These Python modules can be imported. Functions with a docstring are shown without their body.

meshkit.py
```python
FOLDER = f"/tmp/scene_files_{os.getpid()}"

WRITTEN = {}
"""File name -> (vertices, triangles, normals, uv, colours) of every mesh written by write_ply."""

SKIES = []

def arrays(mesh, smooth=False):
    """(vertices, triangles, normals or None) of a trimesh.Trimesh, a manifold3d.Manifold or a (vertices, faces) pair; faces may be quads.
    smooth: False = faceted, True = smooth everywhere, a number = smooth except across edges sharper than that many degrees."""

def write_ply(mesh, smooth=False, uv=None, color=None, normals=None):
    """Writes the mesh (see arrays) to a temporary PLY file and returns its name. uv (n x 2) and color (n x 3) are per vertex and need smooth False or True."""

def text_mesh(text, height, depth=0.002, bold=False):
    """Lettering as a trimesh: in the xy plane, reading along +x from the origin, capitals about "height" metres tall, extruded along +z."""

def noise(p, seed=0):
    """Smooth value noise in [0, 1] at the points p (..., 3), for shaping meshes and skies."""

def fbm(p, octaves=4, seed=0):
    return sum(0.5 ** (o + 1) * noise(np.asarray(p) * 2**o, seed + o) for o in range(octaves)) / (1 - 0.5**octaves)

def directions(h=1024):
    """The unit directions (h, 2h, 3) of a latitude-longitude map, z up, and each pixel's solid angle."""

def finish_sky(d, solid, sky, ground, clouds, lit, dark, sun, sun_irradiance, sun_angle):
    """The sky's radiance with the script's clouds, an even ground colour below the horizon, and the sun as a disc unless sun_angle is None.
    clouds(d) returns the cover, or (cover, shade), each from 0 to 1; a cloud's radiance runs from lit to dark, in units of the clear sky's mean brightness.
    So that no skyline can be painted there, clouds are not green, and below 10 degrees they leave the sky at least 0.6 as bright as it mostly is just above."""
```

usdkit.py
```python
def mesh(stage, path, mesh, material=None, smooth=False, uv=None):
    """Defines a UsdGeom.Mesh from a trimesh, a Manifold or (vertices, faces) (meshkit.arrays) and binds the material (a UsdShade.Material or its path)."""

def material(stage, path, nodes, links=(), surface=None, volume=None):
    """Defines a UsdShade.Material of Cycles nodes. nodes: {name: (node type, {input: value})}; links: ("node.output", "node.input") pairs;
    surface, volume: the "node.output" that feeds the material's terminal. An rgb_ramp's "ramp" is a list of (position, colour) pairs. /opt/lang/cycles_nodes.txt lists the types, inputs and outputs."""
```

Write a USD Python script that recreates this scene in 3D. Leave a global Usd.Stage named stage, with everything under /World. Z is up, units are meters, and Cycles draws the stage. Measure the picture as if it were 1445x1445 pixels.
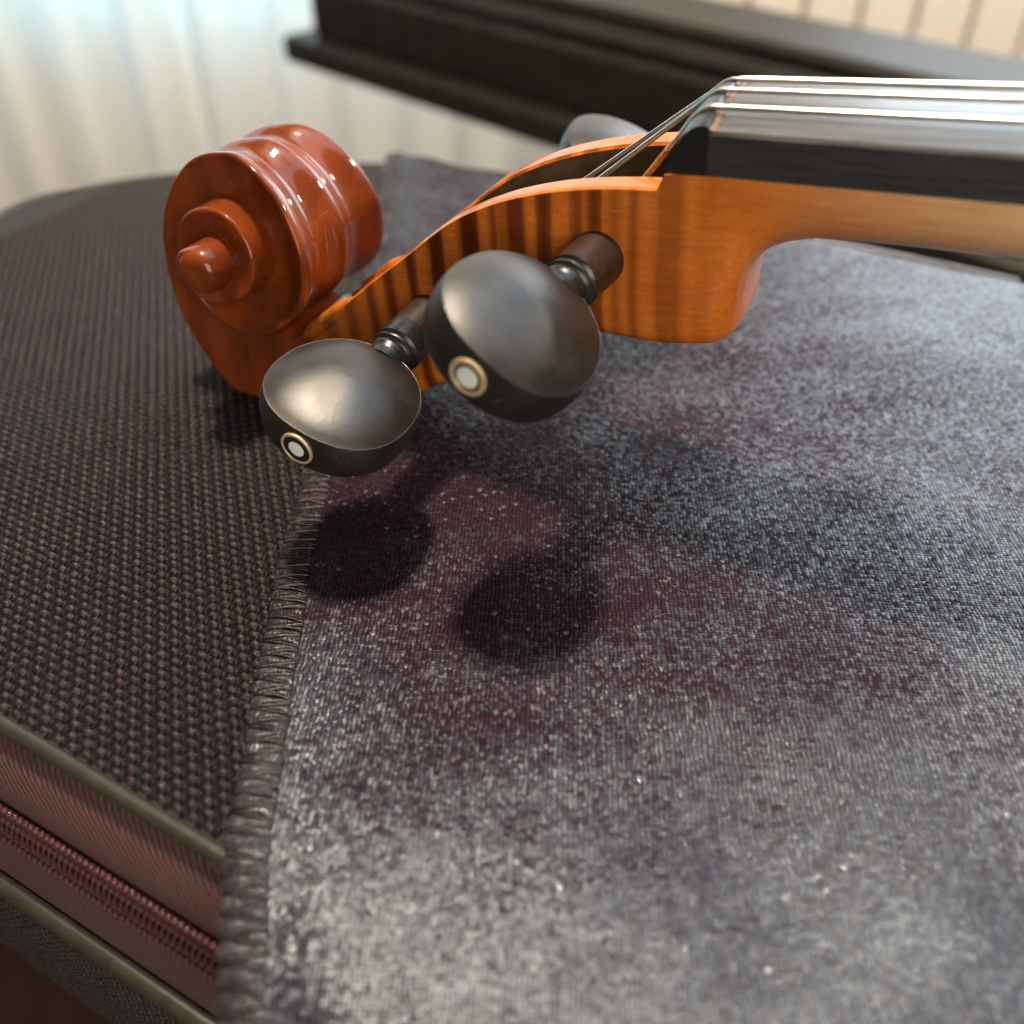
import math, random
import numpy as np
import trimesh
import usdkit, meshkit
from pxr import Gf, Sdf, Usd, UsdGeom, UsdLux, UsdShade, Vt

random.seed(7)
rng = np.random.default_rng(7)
stage = Usd.Stage.CreateInMemory()
UsdGeom.SetStageUpAxis(stage, UsdGeom.Tokens.z)
UsdGeom.SetStageMetersPerUnit(stage, 1.0)
UsdGeom.Xform.Define(stage, '/World')
UsdGeom.Scope.Define(stage, '/World/Looks')
MM = 0.001

# ------------------------------------------------------------------ camera
CAM_H, PHI, FPX = 95.0, 0.717, 1302.66          # height over the case (mm), pitch down, focal length in 1445ths of the picture
cam = UsdGeom.Camera.Define(stage, '/World/camera')
cam.AddTranslateOp().Set(Gf.Vec3d(0, 0, CAM_H * MM))
cam.AddRotateXOp().Set(90 - math.degrees(PHI))
cam.CreateHorizontalApertureAttr(24.0)
cam.CreateVerticalApertureAttr(24.0)
cam.CreateFocalLengthAttr(24.0 * FPX / 1445.0)
cam.CreateClippingRangeAttr(Gf.Vec2f(0.01, 50))
cam.CreateFStopAttr(8.0)
cam.CreateFocusDistanceAttr(0.130)
cam.CreateExposureAttr(0.22)

# ------------------------------------------------------------------ light
def light(kind, name, loc, intensity, color, target=(0, 0.12, 0), **kw):
    l = getattr(UsdLux, kind).Define(stage, '/World/' + name)
    l.CreateIntensityAttr(intensity)
    l.CreateColorAttr(Gf.Vec3f(*color))
    x = UsdGeom.Xformable(l)
    if kind == 'SphereLight':
        l.CreateRadiusAttr(kw['radius'])
        x.AddTranslateOp().Set(Gf.Vec3d(*loc))
    else:
        l.CreateWidthAttr(kw['w'])
        l.CreateHeightAttr(kw['h'])
        m = Gf.Matrix4d().SetLookAt(Gf.Vec3d(*loc), Gf.Vec3d(*target), Gf.Vec3d(0, 0, 1)).GetInverse()
        x.AddTransformOp().Set(m)
    return l

WARM = (1.0, 0.82, 0.62)
for i, (dx, dy, dz) in enumerate([(-.034, -.006, 0), (.03, .016, .01), (.008, -.036, .0), (-.016, .042, .015)]):
    light('SphereLight', 'ceiling_lamp_%d' % i, (-.05 + dx, .315 + dy, 1.04 + dz), 3000.0, WARM, radius=.012)
light('RectLight', 'skylight', (.62, .66, 1.45), 1.9, (0.56, 0.80, 1.0), target=(.03, .10, 0), w=1.15, h=1.15)
light('RectLight', 'window_right', (.62, 1.50, .58), 5.2, (0.80, 0.91, 1.0), target=(.3, .15, .30), w=1.5, h=.86)
light('RectLight', 'window_left', (-0.75, 1.52, .30), 1.1, (1.0, 0.95, 0.90), target=(-.75, 0.0, .30), w=1.7, h=1.5)
light('RectLight', 'window_left_sky', (-0.70, 1.40, .335), 3.6, (0.22, 0.70, 1.0), target=(-.70, 0.0, .335), w=1.5, h=1.10)
light('RectLight', 'front_fill', (.55, -1.7, .75), 5.0, (1.0, 0.90, 0.78), target=(0, .15, .03), w=1.4, h=1.3)  # fill light added behind the camera to brighten the wood, no known window
light('SphereLight', 'side_lamp', (1.15, .72, .74), 210.0, WARM, radius=.06)
room = usdkit.material(stage, '/World/Looks/room_light', {'b': ('background_shader', {'color': (0.80, 0.76, 0.72), 'strength': 0.06})}, surface='b.background')
dome = UsdLux.DomeLight.Define(stage, '/World/room_ambience')
UsdShade.MaterialBindingAPI.Apply(dome.GetPrim()).Bind(room)

# ------------------------------------------------------------------ helpers
R = np.array([[0.9156621025777933, 0.39847969933237914, -0.05269576000772139],
              [-0.3954071222885194, 0.9165415218445321, 0.06004037290374881],
              [0.07222272181472093, -0.03414041527114185, 0.9968040481954252]])
T = np.array([27.6947, 120.3295, 57.4305])        # the violin's place (mm), its frame: x along the neck, y across, z up, 0 at the nut

used = {}
def numbered(parent, name):
    k = parent + '/' + name
    n = used.get(k, -1) + 1
    used[k] = n
    return k if n == 0 else '%s_%03d' % (k, n)

def emit(parent, name, mesh, mat, smooth=False, mm=True):
    if isinstance(parent, Usd.Prim): parent = str(parent.GetPath())
    v, f, n = meshkit.arrays(mesh, smooth)
    return emit_raw(numbered(parent, name), v * (MM if mm else 1), f, n, mat)

def sheen_attr(prim, x, y):
    """Sheen painted into the silver colour and gloss of the cloth, patchy, stronger towards some edges."""
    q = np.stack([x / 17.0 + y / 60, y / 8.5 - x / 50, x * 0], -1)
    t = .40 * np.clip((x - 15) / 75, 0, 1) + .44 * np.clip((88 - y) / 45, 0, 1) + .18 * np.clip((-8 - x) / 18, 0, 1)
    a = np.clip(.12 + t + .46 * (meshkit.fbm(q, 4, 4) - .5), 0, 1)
    UsdGeom.PrimvarsAPI(prim).CreatePrimvar('sheen_mask', Sdf.ValueTypeNames.FloatArray, 'vertex').Set(Vt.FloatArray.FromNumpy(a.astype(np.float32)))
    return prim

def emit_raw(path, v, f, n, mat):
    m = UsdGeom.Mesh.Define(stage, path)
    m.CreatePointsAttr(Vt.Vec3fArray.FromNumpy(np.ascontiguousarray(v, np.float32)))
    m.CreateFaceVertexCountsAttr(Vt.IntArray.FromNumpy(np.full(len(f), 3, np.int32)))
    m.CreateFaceVertexIndicesAttr(Vt.IntArray.FromNumpy(np.ascontiguousarray(f, np.int32).ravel()))
    m.CreateSubdivisionSchemeAttr('none')
    if n is not None:
        m.CreateNormalsAttr(Vt.Vec3fArray.FromNumpy(np.ascontiguousarray(n, np.float32)))
        m.SetNormalsInterpolation('vertex')
    UsdShade.MaterialBindingAPI.Apply(m.GetPrim()).Bind(mat)
    return m.GetPrim()

def tag(p, label=None, category=None, group=None, kind=None):
    for k, x in (('label', label), ('category', category), ('group', group), ('kind', kind)):
        if x: p.SetCustomDataByKey(k, x)
    return p

def thing(name, label, category, matrix=None, group=None):
    x = UsdGeom.Xform.Define(stage, numbered('/World', name))
    if matrix is not None: x.AddTransformOp().Set(Gf.Matrix4d(*np.asarray(matrix, float).T.ravel()))
    return tag(x.GetPrim(), label, category, group)

def grid(P, close_u=False, close_v=False, flip=False):
    """A mesh over a grid of points (nu, nv, 3)."""
    nu, nv = P.shape[:2]
    idx = np.arange(nu * nv).reshape(nu, nv)
    if close_u: idx = np.vstack([idx, idx[:1]])
    if close_v: idx = np.hstack([idx, idx[:, :1]])
    a, b, c, d = idx[:-1, :-1].ravel(), idx[1:, :-1].ravel(), idx[1:, 1:].ravel(), idx[:-1, 1:].ravel()
    f = np.vstack([np.c_[a, b, c], np.c_[a, c, d]])
    return trimesh.Trimesh(P.reshape(-1, 3), f[:, ::-1] if flip else f, process=False)

def cat(*ms): return trimesh.util.concatenate(list(ms))

def tube(path, r, n=12, cap=True):
    p = np.asarray(path, float)
    t = np.gradient(p, axis=0)
    t /= np.linalg.norm(t, axis=1, keepdims=True)
    up = np.array([0.13, 0.31, 0.94])
    a = np.cross(t, up); a /= np.linalg.norm(a, axis=1, keepdims=True)
    b = np.cross(t, a)
    r = np.broadcast_to(r, len(p))
    th = np.linspace(0, 2 * np.pi, n, endpoint=False)
    P = p[:, None] + r[:, None, None] * (np.cos(th)[None, :, None] * a[:, None] + np.sin(th)[None, :, None] * b[:, None])
    m = grid(P, close_v=True)
    if cap:
        v = np.vstack([m.vertices, p[:1], p[-1:]]); k = len(m.vertices); f = [m.faces]
        i = np.arange(n); j = (i + 1) % n
        f.append(np.c_[np.full(n, k), i, j]); o = (len(p) - 1) * n
        f.append(np.c_[np.full(n, k + 1), o + j, o + i])
        m = trimesh.Trimesh(v, np.vstack(f), process=False)
    m.fix_normals()
    return m

def lathe(profile, n=40):
    """Profile (radius, along) turned about +x."""
    pr = np.asarray(profile, float)
    th = np.linspace(0, 2 * np.pi, n, endpoint=False)
    P = np.stack([np.repeat(pr[:, 1:2], n, 1), pr[:, :1] * np.cos(th), pr[:, :1] * np.sin(th)], -1)
    m = grid(P, close_v=True); m.fix_normals()
    return m

def curve(keys, x):
    """Smooth interpolation through keys (x, y)."""
    from scipy.interpolate import PchipInterpolator
    k = np.array(sorted(keys)); return PchipInterpolator(k[:, 0], k[:, 1], extrapolate=True)(x)

# pixel rays, used only to lay out measured outlines on the case top
def ground(px, z=0.0):
    px = np.atleast_2d(px).astype(float)
    a, b = (px[:, 0] - 722.5) / FPX, (px[:, 1] - 722.5) / FPX
    d = np.stack([a, math.cos(PHI) - b * math.sin(PHI), -math.sin(PHI) - b * math.cos(PHI)], 1)
    t = (z - CAM_H) / d[:, 2]
    return np.c_[d[:, :2] * t[:, None], np.full(len(d), z)]

# ------------------------------------------------------------------ materials
def mat(name, nodes, links=(), surface='p.BSDF'):
    return usdkit.material(stage, '/World/Looks/' + name, nodes, links, surface=surface)

def wood(name, dark_stripes, base, red, pale=None, coat=0.6):
    """Varnished flamed maple: stripes by the violin's own x (metres)."""
    n = {'tc': ('texture_coordinate', {}), 'sep': ('separate_xyz', {}),
         'wob': ('noise_texture', {'scale': 90.0, 'detail': 2.0}),
         'wm': ('mapping', {'scale': (1.0, 0.4, 0.35)}),
         'wadd': ('math', {'math_type': 'multiply_add', 'value2': 0.0022}),
         'mr': ('map_range', {'from_min': -0.1, 'from_max': 0.05, 'to_min': 0.0, 'to_max': 1.0, 'clamp': True}),
         'ramp': ('rgb_ramp', {'ramp': dark_stripes}),
         'gm': ('mapping', {'scale': (30.0, 260.0, 260.0)}),
         'grain': ('noise_texture', {'scale': 6.0, 'detail': 4.0, 'roughness': 0.7}),
         'speck': ('noise_texture', {'scale': 5200.0, 'detail': 2.0}),
         'gr': ('rgb_ramp', {'ramp': [(0.25, (0.72, 0.66, 0.6)), (0.7, (1.08, 1.06, 1.04))]}),
         'sr': ('rgb_ramp', {'ramp': [(0.3, (0.82, 0.78, 0.74)), (0.65, (1.05, 1.04, 1.04))]}),
         'big': ('noise_texture', {'scale': 75.0, 'detail': 4.0, 'roughness': 0.6}),
         'bigr': ('rgb_ramp', {'ramp': [(0.3, base), (0.75, red)]}),
         'strength': ('noise_texture', {'scale': 120.0, 'detail': 2.0}),
         'strr': ('map_range', {'from_min': 0.25, 'from_max': 0.6, 'to_min': 0.8, 'to_max': 1.0, 'clamp': True}),
         'mixs': ('mix', {'mix_type': 'multiply'}), 'geo': ('geometry', {}), 'gsep': ('separate_xyz', {}), 'gfade': ('map_range', {'from_min': 0.45, 'from_max': 0.8, 'to_min': 1.0, 'to_max': 0.25, 'clamp': True}), 'gmul': ('math', {'math_type': 'multiply'}),
         'm1': ('mix', {'mix_type': 'multiply', 'fac': 0.85}), 'm2': ('mix', {'mix_type': 'multiply', 'fac': 0.9}),
         'bn': ('noise_texture', {'scale': 1500.0, 'detail': 2.0}), 'bump': ('bump', {'strength': 0.05, 'distance': 0.0004}),
         'p': ('principled_bsdf', {'roughness': 0.42, 'coat_weight': coat, 'coat_roughness': 0.05, 'coat_ior': 1.45, 'specular_ior_level': 0.12})}
    l = [('tc.object', 'sep.vector'), ('tc.object', 'wm.vector'), ('wm.vector', 'wob.vector'), ('wob.fac', 'wadd.value1'), ('sep.x', 'wadd.value3'),
         ('wadd.value', 'mr.value'), ('mr.result', 'ramp.fac'), ('tc.object', 'gm.vector'), ('gm.vector', 'grain.vector'), ('grain.fac', 'gr.fac'),
         ('tc.object', 'speck.vector'), ('speck.fac', 'sr.fac'), ('tc.object', 'big.vector'), ('big.fac', 'bigr.fac'),
         ('wm.vector', 'strength.vector'), ('strength.fac', 'strr.value'), ('geo.true_normal', 'gsep.vector'), ('gsep.z', 'gfade.value'), ('gfade.result', 'gmul.value1'), ('strr.result', 'gmul.value2'), ('gmul.value', 'mixs.fac'),
         ('bigr.color', 'mixs.color1'), ('ramp.color', 'mixs.color2'), ('mixs.color', 'm1.color1'), ('gr.color', 'm1.color2'),
         ('m1.color', 'm2.color1'), ('sr.color', 'm2.color2'),
         ('tc.object', 'bn.vector'), ('bn.fac', 'bump.height'), ('bump.normal', 'p.normal')]
    out = 'm2.color'
    if pale is not None:      # varnish wears off to bare wood towards the body
        n['pm'] = ('map_range', {'from_min': 0.006, 'from_max': 0.036, 'to_min': 0.0, 'to_max': 1.0, 'clamp': True})
        n['pmix'] = ('mix', {'mix_type': 'mix'}); n['pc'] = ('mix', {'mix_type': 'multiply', 'fac': 0.8, 'color1': pale})
        l += [('sep.x', 'pm.value'), ('pm.result', 'pmix.fac'), (out, 'pmix.color1'), ('gr.color', 'pc.color2'), ('pc.color', 'pmix.color2')]
        out = 'pmix.color'
    l.append((out, 'p.base_color'))
    return mat(name, n, l)

def stripe_ramp(bands):
    """bands: (x mm, half width mm, depth 0..1) -> ramp of multipliers over x = -100 .. 50 mm."""
    xs = np.linspace(-100, 50, 256); a = np.zeros(256)
    for c, hw, d in bands: a = np.maximum(a, d / (1 + np.exp((np.abs(xs - c) - hw) / 0.13)))
    dark = np.array([0.10, 0.038, 0.045])
    return [(i / 255, tuple(1 - k * (1 - dark))) for i, k in enumerate(a)]

SHIFT = -1.1
bands = [(c + SHIFT, h, d) for c, h, d in [(-49, .8, .8), (-45.2, .9, .85), (-40.8, .9, .9), (-36.3, 1.3, .95), (-30.8, 1.6, .95), (-26.6, .6, .8), (-25.2, .35, .6), (-23.4, 1.4, .9),
         (-19.2, 1.1, .92), (-14.6, .9, .7), (-12.0, 1.1, .85), (-9.2, .8, .45), (-6.6, .6, .6), (-1.8, 1.7, .5), (2.5, 1.0, .15), (-53.5, 1.0, .6), (-58, 1.2, .5), (-63, 1.5, .3), (-72, 1.5, .2), (-80, 2, .2), (-88, 1.5, .2)]]
M = {}
M['maple'] = wood('flamed_maple', stripe_ramp(bands), (0.72, 0.225, 0.030), (0.60, 0.140, 0.017), pale=(0.84, 0.54, 0.28), coat=0.5)
M['scroll'] = wood('scroll_maple', stripe_ramp([b for b in bands if b[0] < -52]), (0.28, 0.060, 0.009), (0.115, 0.017, 0.0035), coat=0.9)
M['ebony'] = mat('polished_ebony', {'tc': ('texture_coordinate', {}), 'mp': ('mapping', {'scale': (60.0, 900.0, 900.0)}), 'n': ('noise_texture', {'scale': 3.0, 'detail': 4.0}),
     'rr': ('map_range', {'from_min': 0.3, 'from_max': 0.7, 'to_min': 0.24, 'to_max': 0.40}), 'b': ('bump', {'strength': 0.12, 'distance': 0.0002}),
     'p': ('principled_bsdf', {'base_color': (0.012, 0.011, 0.010), 'specular_ior_level': 0.6})},
     [('tc.object', 'mp.vector'), ('mp.vector', 'n.vector'), ('n.fac', 'rr.value'), ('rr.result', 'p.roughness'), ('n.fac', 'b.height'), ('b.normal', 'p.normal')])
M['board'] = mat('fingerboard_ebony', {'tc': ('texture_coordinate', {}), 'mp': ('mapping', {'scale': (40.0, 900.0, 900.0)}), 'n': ('noise_texture', {'scale': 2.0, 'detail': 4.0}),
     'rr': ('map_range', {'from_min': 0.3, 'from_max': 0.7, 'to_min': 0.28, 'to_max': 0.42}), 'b': ('bump', {'strength': 0.10, 'distance': 0.0002}),
     'p': ('principled_bsdf', {'base_color': (0.014, 0.013, 0.012), 'specular_ior_level': 1.0, 'ior': 1.75})},
     [('tc.object', 'mp.vector'), ('mp.vector', 'n.vector'), ('n.fac', 'rr.value'), ('rr.result', 'p.roughness'), ('n.fac', 'b.height'), ('b.normal', 'p.normal')])
M['peg'] = mat('satin_ebony', {'sm': ('mapping', {'scale': (160.0, 3200.0, 900.0), 'rotation': (0.5, 0.3, 0.8)}), 'sn': ('noise_texture', {'scale': 1.0, 'detail': 2.0}), 'sk': ('map_range', {'from_min': 0.70, 'from_max': 0.76, 'to_min': 0.0, 'to_max': 0.5, 'clamp': True}), 'smx': ('mix', {'mix_type': 'mix', 'color2': (0.16, 0.10, 0.06)}),
     'tc': ('texture_coordinate', {}), 'mp': ('mapping', {'scale': (900.0, 160.0, 900.0), 'rotation': (0.2, 0.1, 0.3)}), 'n': ('noise_texture', {'scale': 2.6, 'detail': 5.0, 'roughness': 0.65}),
     'n2': ('noise_texture', {'scale': 160.0, 'detail': 3.0}),
     'rr': ('map_range', {'from_min': 0.3, 'from_max': 0.7, 'to_min': 0.35, 'to_max': 0.46}), 'b': ('bump', {'strength': 0.12, 'distance': 0.0002}),
     'cr': ('rgb_ramp', {'ramp': [(0.3, (0.008, 0.006, 0.005)), (0.7, (0.020, 0.0155, 0.012))]}),
     'p': ('principled_bsdf', {'specular_ior_level': 0.75})},
     [('tc.object', 'mp.vector'), ('mp.vector', 'n.vector'), ('tc.object', 'n2.vector'), ('n2.fac', 'rr.value'), ('rr.result', 'p.roughness'), ('n.fac', 'b.height'), ('b.normal', 'p.normal'), ('n2.fac', 'cr.fac'), ('tc.object', 'sm.vector'), ('sm.vector', 'sn.vector'), ('sn.fac', 'sk.value'), ('sk.result', 'smx.fac'), ('cr.color', 'smx.color1'), ('smx.color', 'p.base_color')])
M['shaft'] = mat('worn_peg_shaft', {'tc': ('texture_coordinate', {}), 'mp': ('mapping', {'scale': (400.0, 3500.0, 400.0)}), 'n': ('noise_texture', {'scale': 1.0, 'detail': 4.0, 'roughness': 0.7}),
     'n2': ('noise_texture', {'scale': 900.0, 'detail': 3.0}), 'mx': ('mix', {'mix_type': 'mix', 'fac': 0.4}),
     'cr': ('rgb_ramp', {'ramp': [(0.34, (0.009, 0.006, 0.004)), (0.52, (0.030, 0.015, 0.009)), (0.70, (0.075, 0.038, 0.023))]}), 'b': ('bump', {'strength': 0.25, 'distance': 0.0002}),
     'p': ('principled_bsdf', {'roughness': 0.42})},
     [('tc.object', 'mp.vector'), ('mp.vector', 'n.vector'), ('tc.object', 'n2.vector'), ('n.color', 'mx.color1'), ('n2.color', 'mx.color2'), ('mx.color', 'cr.fac'), ('cr.color', 'p.base_color'), ('n.fac', 'b.height'), ('b.normal', 'p.normal')])
def plain(name, col, rough=0.5, scale=400.0, amount=0.12, bump=0.1, **kw):
    lo, hi = tuple(c * (1 - amount) for c in col), tuple(min(1, c * (1 + amount)) for c in col)
    return mat(name, {'tc': ('texture_coordinate', {}), 'n': ('noise_texture', {'scale': scale, 'detail': 3.0}), 'r': ('rgb_ramp', {'ramp': [(0.3, lo), (0.7, hi)]}),
                      'b': ('bump', {'strength': bump, 'distance': 0.0003}), 'p': ('principled_bsdf', {'roughness': rough, **kw})},
               [('tc.object', 'n.vector'), ('n.fac', 'r.fac'), ('r.color', 'p.base_color'), ('n.fac', 'b.height'), ('b.normal', 'p.normal')])
M['brass'] = plain('brass_ring', (0.78, 0.60, 0.36), 0.40, metallic=0.5)
M['pearl'] = plain('pearl_dot', (0.86, 0.86, 0.83), 0.25, amount=0.06)
M['string'] = plain('wound_string', (0.85, 0.83, 0.79), 0.32, metallic=1.0, scale=3000.0, amount=0.1)
M['silk'] = plain('string_silk', (0.50, 0.26, 0.08), 0.6, scale=2500.0, amount=0.3)
M['seam'] = plain('glue_seam', (0.17, 0.10, 0.055), 0.6, scale=1800.0, amount=0.7)
M['cavity'] = plain('bare_inner_wood', (0.10, 0.055, 0.022), 0.7, scale=500.0, amount=0.4)
M['piping'] = plain('rubber_piping', (0.034, 0.030, 0.023), 0.36, scale=500.0, amount=0.2, specular_ior_level=0.5)
M['dark_piping'] = plain('dark_piping', (0.03, 0.027, 0.024), 0.5, scale=500.0, amount=0.2)
M['base_fabric'] = plain('weave_backing', (0.012, 0.010, 0.010), 0.8, scale=900.0)
M['zip_tooth'] = plain('zipper_tooth', (0.072, 0.026, 0.028), 0.28, scale=900.0, amount=0.25, specular_ior_level=0.7)
M['zip_cord'] = plain('zipper_cord', (0.105, 0.034, 0.033), 0.7, scale=2500.0, amount=0.4, bump=0.5)
M['thread'] = plain('overlock_thread', (0.012, 0.0075, 0.007), 0.42, scale=3000.0, amount=0.5, bump=0.5, specular_ior_level=0.7)

def yarn(name, col, col2, stretch, spec=0.5):
    return mat(name, {'tc': ('texture_coordinate', {}), 'rot': ('mapping', {'rotation': (0, 0, CASE_ANGLE * -1)}), 'mp': ('mapping', {'scale': stretch}), 'n': ('noise_texture', {'scale': 1.0, 'detail': 3.0, 'roughness': 0.65}),
                      'r': ('rgb_ramp', {'ramp': [(0.28, tuple(c * .35 for c in col)), (0.5, col), (0.75, col2)]}), 'g': ('geometry', {}),
                      'rv': ('map_range', {'from_min': 0.0, 'from_max': 1.0, 'to_min': 0.7, 'to_max': 1.25}), 'mm': ('vector_math', {'math_type': 'scale'}),
                      'b': ('bump', {'strength': 0.6, 'distance': 0.0002}), 'p': ('principled_bsdf', {'roughness': 0.46, 'specular_ior_level': spec, 'sheen_weight': 0.03, 'sheen_roughness': 0.4, 'sheen_tint': (0.8, 0.85, 1.0)})},
               [('tc.object', 'rot.vector'), ('rot.vector', 'mp.vector'), ('mp.vector', 'n.vector'), ('n.fac', 'r.fac'), ('g.random_per_island', 'rv.value'), ('r.color', 'mm.vector1'), ('rv.result', 'mm.scale'),
                ('mm.vector', 'p.base_color'), ('n.fac', 'b.height'), ('b.normal', 'p.normal')])

# ------------------------------------------------------------------ the case's frame (mm)
PA, PB = ground([(0, 1010), (320, 1200)])
E1 = (PB - PA) / np.linalg.norm(PB - PA)            # along the case, towards the viewer's right
E2 = np.array([-E1[1], E1[0], 0.0])                 # across it, away from the viewer
CASE_ANGLE = math.atan2(E1[1], E1[0])
def case_xy(p): d = np.atleast_2d(p)[:, :2] - PB[:2]; return np.c_[d @ E1[:2], d @ E2[:2]]
def world_xy(ab, z=0.0):
    ab = np.atleast_2d(ab); o = PB[:2] + ab[:, :1] * E1[:2] + ab[:, 1:2] * E2[:2]
    return np.c_[o, np.broadcast_to(z, len(o))]

# ------------------------------------------------------------------ the setting: room behind
def plank_wall():
    w = plain('room_wall', (0.66, 0.60, 0.52), 0.8, scale=3.0, amount=0.06)
    tag(emit('/World', 'wall', trimesh.creation.box([3.4, .04, 2.6], trimesh.transformations.translation_matrix([0.15, 2.35, .35])), w, mm=False), kind='structure')
    fl = plain('room_floor', (0.42, 0.36, 0.30), 0.6, scale=6.0, amount=0.1)
    tag(emit('/World', 'floor', trimesh.creation.box([4.5, 4.0, .04], trimesh.transformations.translation_matrix([0.1, 1.2, -.82])), fl, mm=False), kind='structure')
plank_wall()

# sheer curtain in soft folds
sheer = mat('sheer_curtain', {'d': ('diffuse_bsdf', {'color': (0.62, 0.58, 0.52)}), 't': ('translucent_bsdf', {'color': (0.80, 0.78, 0.74)}), 'm': ('mix_closure', {'fac': 0.34})},
            [('d.BSDF', 'm.closure1'), ('t.BSDF', 'm.closure2')], surface='m.closure')
u = np.linspace(-1.5, 0.42, 420); zz = np.linspace(-.76, .9, 12)
ph = u / .091 * 2 * np.pi + 1.2 * np.sin(u * 7.0) + .6
fold = .034 * np.sin(ph) + .014 * np.sin(ph * .5 + 1.0) + .006 * np.sin(ph * 2 + u * 11)
P = np.stack([np.repeat(u[:, None], 12, 1) + .012 * np.cos(ph)[:, None], 1.33 + fold[:, None] * (1 + .12 * np.sin(zz * 4)[None]), np.repeat(zz[None], len(u), 0)], -1)
tag(emit('/World', 'curtain', grid(P), sheer, smooth=True, mm=False), 'pale sheer curtain hanging in soft upright folds behind the violin case', 'curtain')

# upright slats of the blind at the upper right
slat_m = plain('panel_board', (0.72, 0.67, 0.59), 0.6, scale=8.0, amount=0.05)
bl = thing('wall_panelling', 'cream upright boards with thin joints beyond the dark ledge, top right', 'wall panelling')
for k in range(16):
    x0 = .155 + k * .0585
    b = trimesh.creation.box([.0540, .008, .95], trimesh.transformations.rotation_matrix(math.radians(4), (0, 0, 1)))
    b.apply_translation([x0, 1.06, -.37])
    emit(bl, 'board', b, slat_m, mm=False)

emit(bl, 'backing', trimesh.creation.box([.93, .01, .95], trimesh.transformations.translation_matrix([.59, 1.10, -.38])), plain('panel_backing', (0.16, 0.12, 0.085), 0.8, scale=8.0), mm=False)

# dark stepped ledge
ledge_m = mat('dark_ledge_wood', {'tc': ('texture_coordinate', {}), 'mp': ('mapping', {'scale': (3.0, 60.0, 60.0), 'rotation': (0, 0, 0.8)}), 'n': ('noise_texture', {'scale': 2.0, 'detail': 4.0}),
      'r': ('rgb_ramp', {'ramp': [(0.3, (0.013, 0.012, 0.010)), (0.7, (0.026, 0.022, 0.017))]}), 'p': ('principled_bsdf', {'roughness': 0.42, 'specular_ior_level': 0.16})},
      [('tc.object', 'mp.vector'), ('mp.vector', 'n.vector'), ('n.fac', 'r.fac'), ('r.color', 'p.base_color')])
A0, A1 = ground([(404, 88)], -124)[0], ground([(1445, 434)], -124)[0]
dl = (A1 - A0); L = np.linalg.norm(dl[:2]) + 260; dl = dl / np.linalg.norm(dl); nl = np.array([-dl[1], dl[0], 0])   # away from the viewer
lg = thing('wooden_ledge', 'dark brown stepped wooden ledge running behind the violin, out of focus', 'ledge')
def bar(name, s0, d0, d1, z0, z1, ch=3.0):
    sec = [(d0 + ch, z0), (d0, z0 + ch), (d0, z1 - ch), (d0 + ch, z1), (d1, z1), (d1, z0)]
    P = np.array([[A0 + dl * s + nl * d + np.array([0, 0, z - A0[2]]) for d, z in sec] for s in (s0, L)])
    m = grid(P, close_v=True)
    caps = trimesh.Trimesh(P.reshape(-1, 3), [[0, i, i + 1] for i in range(1, 5)] + [[6, 6 + i + 1, 6 + i] for i in range(1, 5)], process=False)
    m = cat(m, caps); m.merge_vertices(); m.fix_normals()
    emit(lg, name, m, ledge_m, smooth=20)
bar('lower_lip', 0, 0, 90, -124, -104)
bar('fascia', 22, 16, 90, -103.6, -64)
bar('moulding', 26, 24, 90, -63.6, -54, 5)
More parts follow.
